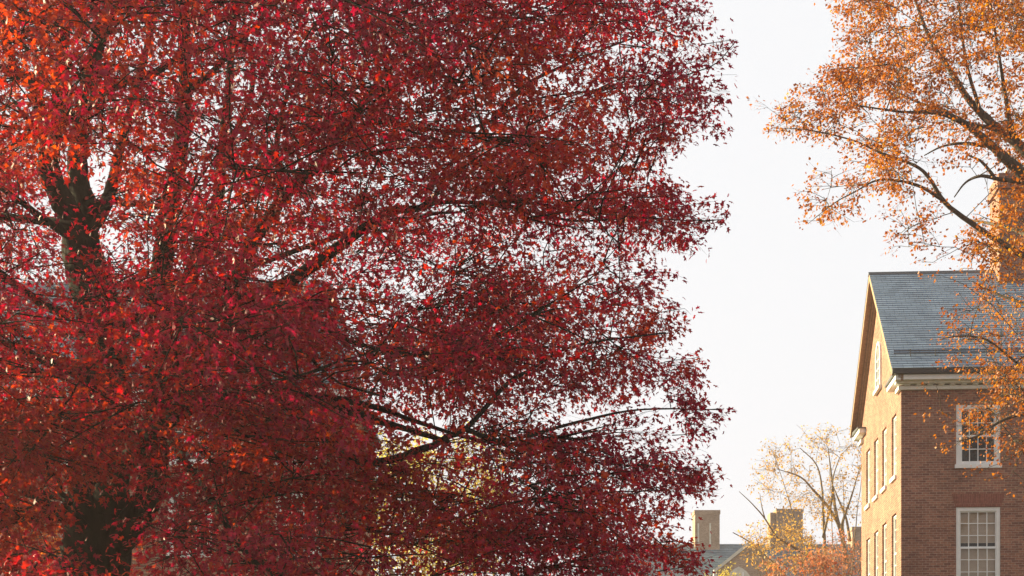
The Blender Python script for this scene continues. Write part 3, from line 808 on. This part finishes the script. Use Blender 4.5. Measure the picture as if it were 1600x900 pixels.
    fr = MB(); o_, i_ = arch(R+.09, -.02), arch(R, 0)
    n = len(o_)
    for q in range(1, n):
        p, p2 = q, (q+1) % n if q+1 < n else 0
        for xa, A_, B_ in ((-.06, o_, i_),):
            fr.quad((xa, *o_[p]), (xa, *o_[p2]), (xa, *i_[p2]), (xa, *i_[p]))
        fr.quad((-.06, *o_[p]), (-.06, *o_[p2]), (-.001, *o_[p2]), (-.001, *o_[p])); fr.quad((-.06, *i_[p]), (-.06, *i_[p2]), (-.001, *i_[p2]), (-.001, *i_[p]))
    for y in (-.17, .17): fr.box(-.04, -.014, y-.014, y+.014, .001, hgt+.41)
    for z in (.32, .64, .95): fr.box(-.036, -.016, -R+.01, R-.01, z-.012, z+.012)
    aw = fr.build('arched_window', M['white'], root); aw.location = (0, 5.05, 13.80)
    gl = MB(); gl.poly([(-.012, *p) for p in i_]); gl.build('pane', M['glass'], aw)
    bk = MB(); bk.poly([(-.004, *p) for p in i_]); bk.build('room', M['dark'], aw)
    si = MB(); si.box(-.12, -.002, -R-.2, R+.2, -.14, -.022); si.build('sill', M['white'], aw, bevel=.006)
    # chimney through the ridge
    ch = MB(); u0, u1, v0, v1 = 3.78, 6.3, 4.15, 5.75
    ch.box(u0, u1, v0, v1, 15.5, 20.1); ch.box(u0-.07, u1+.07, v0-.07, v1+.07, 20.101, 20.35); ch.box(u0-.02, u1+.02, v0-.02, v1+.02, 20.351, 20.62)
    cm = ch.build('chimney', M['brick'], root)
    for i in range(3):
        MB().prism([(v0+.5, 20.621), (v0+.95, 20.621), (v0+.9, 20.95), (v0+.55, 20.95)], 'x', u0+.35+i*.75, u0+.75+i*.75).build('chimney_pot', M['stone'], cm)
    dn = MB(); dn.box(11.9, 12.02, -.14, -.03, 0, 12.69); dn.build('downpipe', M['white'], root)
brick_house()

def hidden_hall():
    """brick hall behind the red tree with a steep hipped slate roof and white sash windows"""
    D = 50.0
    x1 = (541-CX)/F*D; x0 = -24.0; dep = 9.0; ez = 11.7; rz_ = 15.9
    root = tag(empty('brick_hall', (x0, D, 0)), 'brick hall with hipped grey roof and white windows glimpsed behind the crimson tree', 'building')
    Ln = x1-x0
    off = (297-CX)/F*D - x0
    us = [off + 3.0*k for k in range(-4, 4) if 1 < off+3.0*k < Ln-1]
    holes = []
    rows = ((7.1, 1.75, 'a'), (3.9, 2.2, 'b'), (9.65, 1.3, 'c'))
    for u in us: holes += [(u-.62, u+.62, z, z+h) for z, h, _ in rows]
    w = MB(); wall_cells(w, 'x', 0, 0, Ln, 0, ez, holes, .15)
    w.quad((0, 0, 0), (0, dep, 0), (0, dep, ez), (0, 0, ez)); w.quad((Ln, 0, 0), (Ln, dep, 0), (Ln, dep, ez), (Ln, 0, ez)); w.quad((0, dep, 0), (Ln, dep, 0), (Ln, dep, ez), (0, dep, ez))
    w.build('wall', M['brick'], root)
    r = MB(); slate_slope(r, -.3, Ln+.3, -.4, ez, dep/2, rz_, 34, x0b=1.2, x1b=Ln-.85); slate_slope(r, -.3, Ln+.3, dep+.4, ez, dep/2, rz_, 34, x0b=1.2, x1b=Ln-.85)
    r.poly([(Ln+.3, -.4, ez), (Ln+.3, dep+.4, ez), (Ln-.85, dep/2, rz_)]); r.poly([(-.3, -.4, ez), (-.3, dep+.4, ez), (1.2, dep/2, rz_)])
    r.build('roof', M['far_slate'], root)
    c = MB(); c.box(-.2, Ln+.2, -.35, -.002, ez-.5, ez-.02); c.build('cornice', M['white'], root, bevel=.02)
    first = {}
    for u in us:
        for z, h, key in rows:
            if key not in first:
                first[key] = sash_window(root, 1.24, h-.004, 3, 4, .12, None, True, (u, 0, z+.002), 0, .04)
            else:
                copy_tree(first[key], root).location = (u, 0, z+.002)
hidden_hall()

def far_house():
    D = 130.0
    def X(px, d=0): return (px-CX)/F*(D+d)
    def Z(py, d=0): return EYE + (HY-py)/F*(D+d)
    x0 = X(930); x1 = X(1420)
    root = tag(empty('far_house', (x0, D, 0)), 'far house with pale slate roof, brick chimneys and pointed gable in the haze', 'house')
    Ln = x1-x0; dep = 12.0
    zr = Z(850, 6); ez = Z(925)
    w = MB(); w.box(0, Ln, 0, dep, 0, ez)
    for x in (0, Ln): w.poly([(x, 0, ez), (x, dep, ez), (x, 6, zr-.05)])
    w.build('wall', M['far_brick'], root)
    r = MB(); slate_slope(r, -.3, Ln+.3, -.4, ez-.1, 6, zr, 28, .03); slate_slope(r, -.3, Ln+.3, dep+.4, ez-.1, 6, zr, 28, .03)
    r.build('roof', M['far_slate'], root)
    # cross gable with stone coping and pointed window
    gx = X(1168)-x0; gz = Z(851, -1.5); hw = X(1168)-X(1117); gb = Z(892, -1.5)
    sl = (gz-gb)/hw
    m = MB(); m.prism([(gx-hw, 0), (gx+hw, 0), (gx+hw, gb), (gx, gz), (gx-hw, gb)], 'y', -1.5, 5.0)
    gab = m.build('gable', M['far_brick'], root)
    cp = MB()
    for sgn in (-1, 1):
        cp.prism([(gx+sgn*(hw+.12), gb-.12*sl+.02), (gx, gz+.02), (gx, gz+.30), (gx+sgn*(hw+.25), gb-.25*sl+.28), (gx+sgn*(hw+.25), gb-.25*sl+.02)], 'y', -1.62, -1.1)
        cp.box(*sorted((gx+sgn*(hw+.002), gx+sgn*(hw+.26))), -1.61, -1.11, gb-1.1, gb-.25*sl+.015)
    cp.build('coping', M['stone'], gab)
    rr = MB()
    for sgn in (-1, 1):
        rr.quad((gx+sgn*(hw+.1), -1.09, gb-.1*sl+.05), (gx, -1.09, gz+.05), (gx, 5.5, gz+.05), (gx+sgn*(hw+.1), 5.5, gb-.1*sl+.05))
    rr.build('gable_roof', M['far_slate'], gab)
    wx = X(1150)-x0; wr = .95; wz = Z(885, -1.5)
    pts = [(wx-wr, wz-3.2), (wx+wr, wz-3.2), (wx+wr, wz-1.2)] + [(wx-wr+2*wr*math.cos(t), wz-1.2+2*wr*math.sin(t)*.72) for t in np.linspace(.12, math.pi/3, 6)] + \
          [(wx+wr-2*wr*math.cos(t), wz-1.2+2*wr*math.sin(t)*.72) for t in np.linspace(math.pi/3, .12, 6)] + [(wx-wr, wz-1.2)]
    pw = MB(); pw.prism(pts, 'y', -1.56, -1.502); win = pw.build('pointed_window', M['stone'], gab)
    tr = MB()
    for xx in (-.31, .31): tr.box(wx+xx-.05, wx+xx+.05, -1.60, -1.562, wz-3.1, wz-.4)
    tr.build('tracery', M['white'], win)
    # chimneys
    def chimney(pa, pb, py, d0, d1, shoulder=None):
        c = MB(); a, b = X(pa, d0)-x0, X(pb, d0)-x0; zt = Z(py, d0)
        c.box(a, b, d0, d1, ez, zt-.3); c.box(a-.05, b+.05, d0-.05, d1+.05, zt-.299, zt)
        if shoulder: c.box(X(shoulder[0], d0)-x0, a-.003, d0+.3, d1-.1, ez, Z(shoulder[1], d0))
        o = c.build('chimney', M['far_brick'], root)
        return o, a, b, d0, zt
    o, a, b, d0, zt = chimney(1086, 1124.5, 797, 5.2, 7.2)
    fl = MB()
    for f in (.1, .58): fl.box(a+(b-a)*f, a+(b-a)*f+.12, d0-.06, d0-.002, Z(850, 5), zt-1.0)
    fl.build('rib', M['stone'], o)
    chimney(1214, 1254.5, 795, 5.0, 7.0, (1204.5, 800))
    chimney(1332, 1365, 823, 5.0, 7.0)
far_house()

# ------------------------------------------------------------------ ground, air, sky, light, camera
def ground():
    m, nt, out = new_mat('lawn_with_leaves')
    co = objco(nt)
    g = ramp(nt, [(.3, (.035, .05, .015)), (.7, (.085, .10, .03))]); nt.links.new(noise(nt, co, 1.5, 6, .7), g.inputs['Fac'])
    l = ramp(nt, [(.2, (.20, .03, .02)), (.8, (.36, .16, .04))]); nt.links.new(noise(nt, co, 25, 3), l.inputs['Fac'])
    th = ramp(nt, [(.52, (0, 0, 0)), (.6, (1, 1, 1))]); nt.links.new(noise(nt, co, 9, 5, .75), th.inputs['Fac'])
    c = mixc(nt, g.outputs[0], l.outputs[0], th.outputs[0])
    p = N(nt, 'ShaderNodeBsdfPrincipled'); p.inputs['Roughness'].default_value = .95; nt.links.new(c, p.inputs['Base Color'])
    nt.links.new(p.outputs[0], out.inputs[0])
    b = MB(); b.quad((-330, -60, 0), (330, -60, 0), (330, 420, 0), (-330, 420, 0))
    tag(b.build('ground', m), kind='structure')
ground()

HAZE = True
def haze():
    m, nt, out = new_mat('haze')
    v = N(nt, 'ShaderNodeVolumePrincipled'); v.inputs['Color'].default_value = (1.0, .84, .90, 1); v.inputs['Density'].default_value = .0006
    v.inputs['Anisotropy'].default_value = .55
    nt.links.new(v.outputs[0], out.inputs['Volume'])
    b = MB(); b.box(-340, 340, -70, 430, -1, 24)
    o = tag(b.build('haze', m), kind='stuff'); o.display_type = 'WIRE'
if HAZE: haze()

SUN_AZ, SUN_EL = math.radians(62), math.radians(21)      # azimuth measured from +Y (view direction) towards -X
sd = Vector((-math.sin(SUN_AZ)*math.cos(SUN_EL), math.cos(SUN_AZ)*math.cos(SUN_EL), math.sin(SUN_EL)))
sun = bpy.data.lights.new('sun', 'SUN'); sun.energy = 5.0; sun.angle = math.radians(.5); sun.color = (1.0, .88, .50)
so = bpy.data.objects.new('sun', sun); COL.objects.link(so); so.rotation_euler = (-sd).to_track_quat('-Z', 'Y').to_euler()

w = bpy.data.worlds.new('World'); SC.world = w; w.use_nodes = True
nt = w.node_tree; nt.nodes.clear()
out = nt.nodes.new('ShaderNodeOutputWorld'); bg = nt.nodes.new('ShaderNodeBackground')
sky = nt.nodes.new('ShaderNodeTexSky'); sky.sky_type = 'NISHITA'; sky.sun_disc = False
sky.sun_elevation = SUN_EL; sky.sun_rotation = -SUN_AZ
sky.air_density = 1.0; sky.dust_density = 4.0; sky.ozone_density = 1.0
hs = nt.nodes.new('ShaderNodeHueSaturation'); hs.inputs['Saturation'].default_value = .12; hs.inputs['Value'].default_value = .68
mn = nt.nodes.new('ShaderNodeVectorMath'); mn.operation = 'MINIMUM'; mn.inputs[1].default_value = (1.73, 1.75, 1.79)   # even white veil of cloud
nt.links.new(sky.outputs[0], hs.inputs['Color']); nt.links.new(hs.outputs[0], mn.inputs[0]); nt.links.new(mn.outputs[0], bg.inputs[0])
bg.inputs[1].default_value = .15
nt.links.new(bg.outputs[0], out.inputs[0])

cam = bpy.data.cameras.new('camera'); co_ = bpy.data.objects.new('camera', cam); COL.objects.link(co_)
co_.location = (0, 0, EYE); co_.rotation_euler = (math.pi/2, 0, 0)
cam.sensor_fit = 'HORIZONTAL'; cam.sensor_width = 36; cam.lens = F/1600*36; cam.shift_y = (HY-450)/1600
cam.clip_start = .1; cam.clip_end = 3000
SC.camera = co_
SC.view_settings.view_transform = 'Standard'; SC.view_settings.look = 'None'; SC.view_settings.exposure = 1.85; SC.view_settings.gamma = 1
SC.view_settings.use_curve_mapping = False
SC.render.engine = 'CYCLES'
cy = SC.cycles
cy.use_denoising = True; cy.max_bounces = 7; cy.diffuse_bounces = 4; cy.glossy_bounces = 3; cy.transmission_bounces = 4; cy.transparent_max_bounces = 8; cy.volume_bounces = 0
cy.sample_clamp_indirect = 8
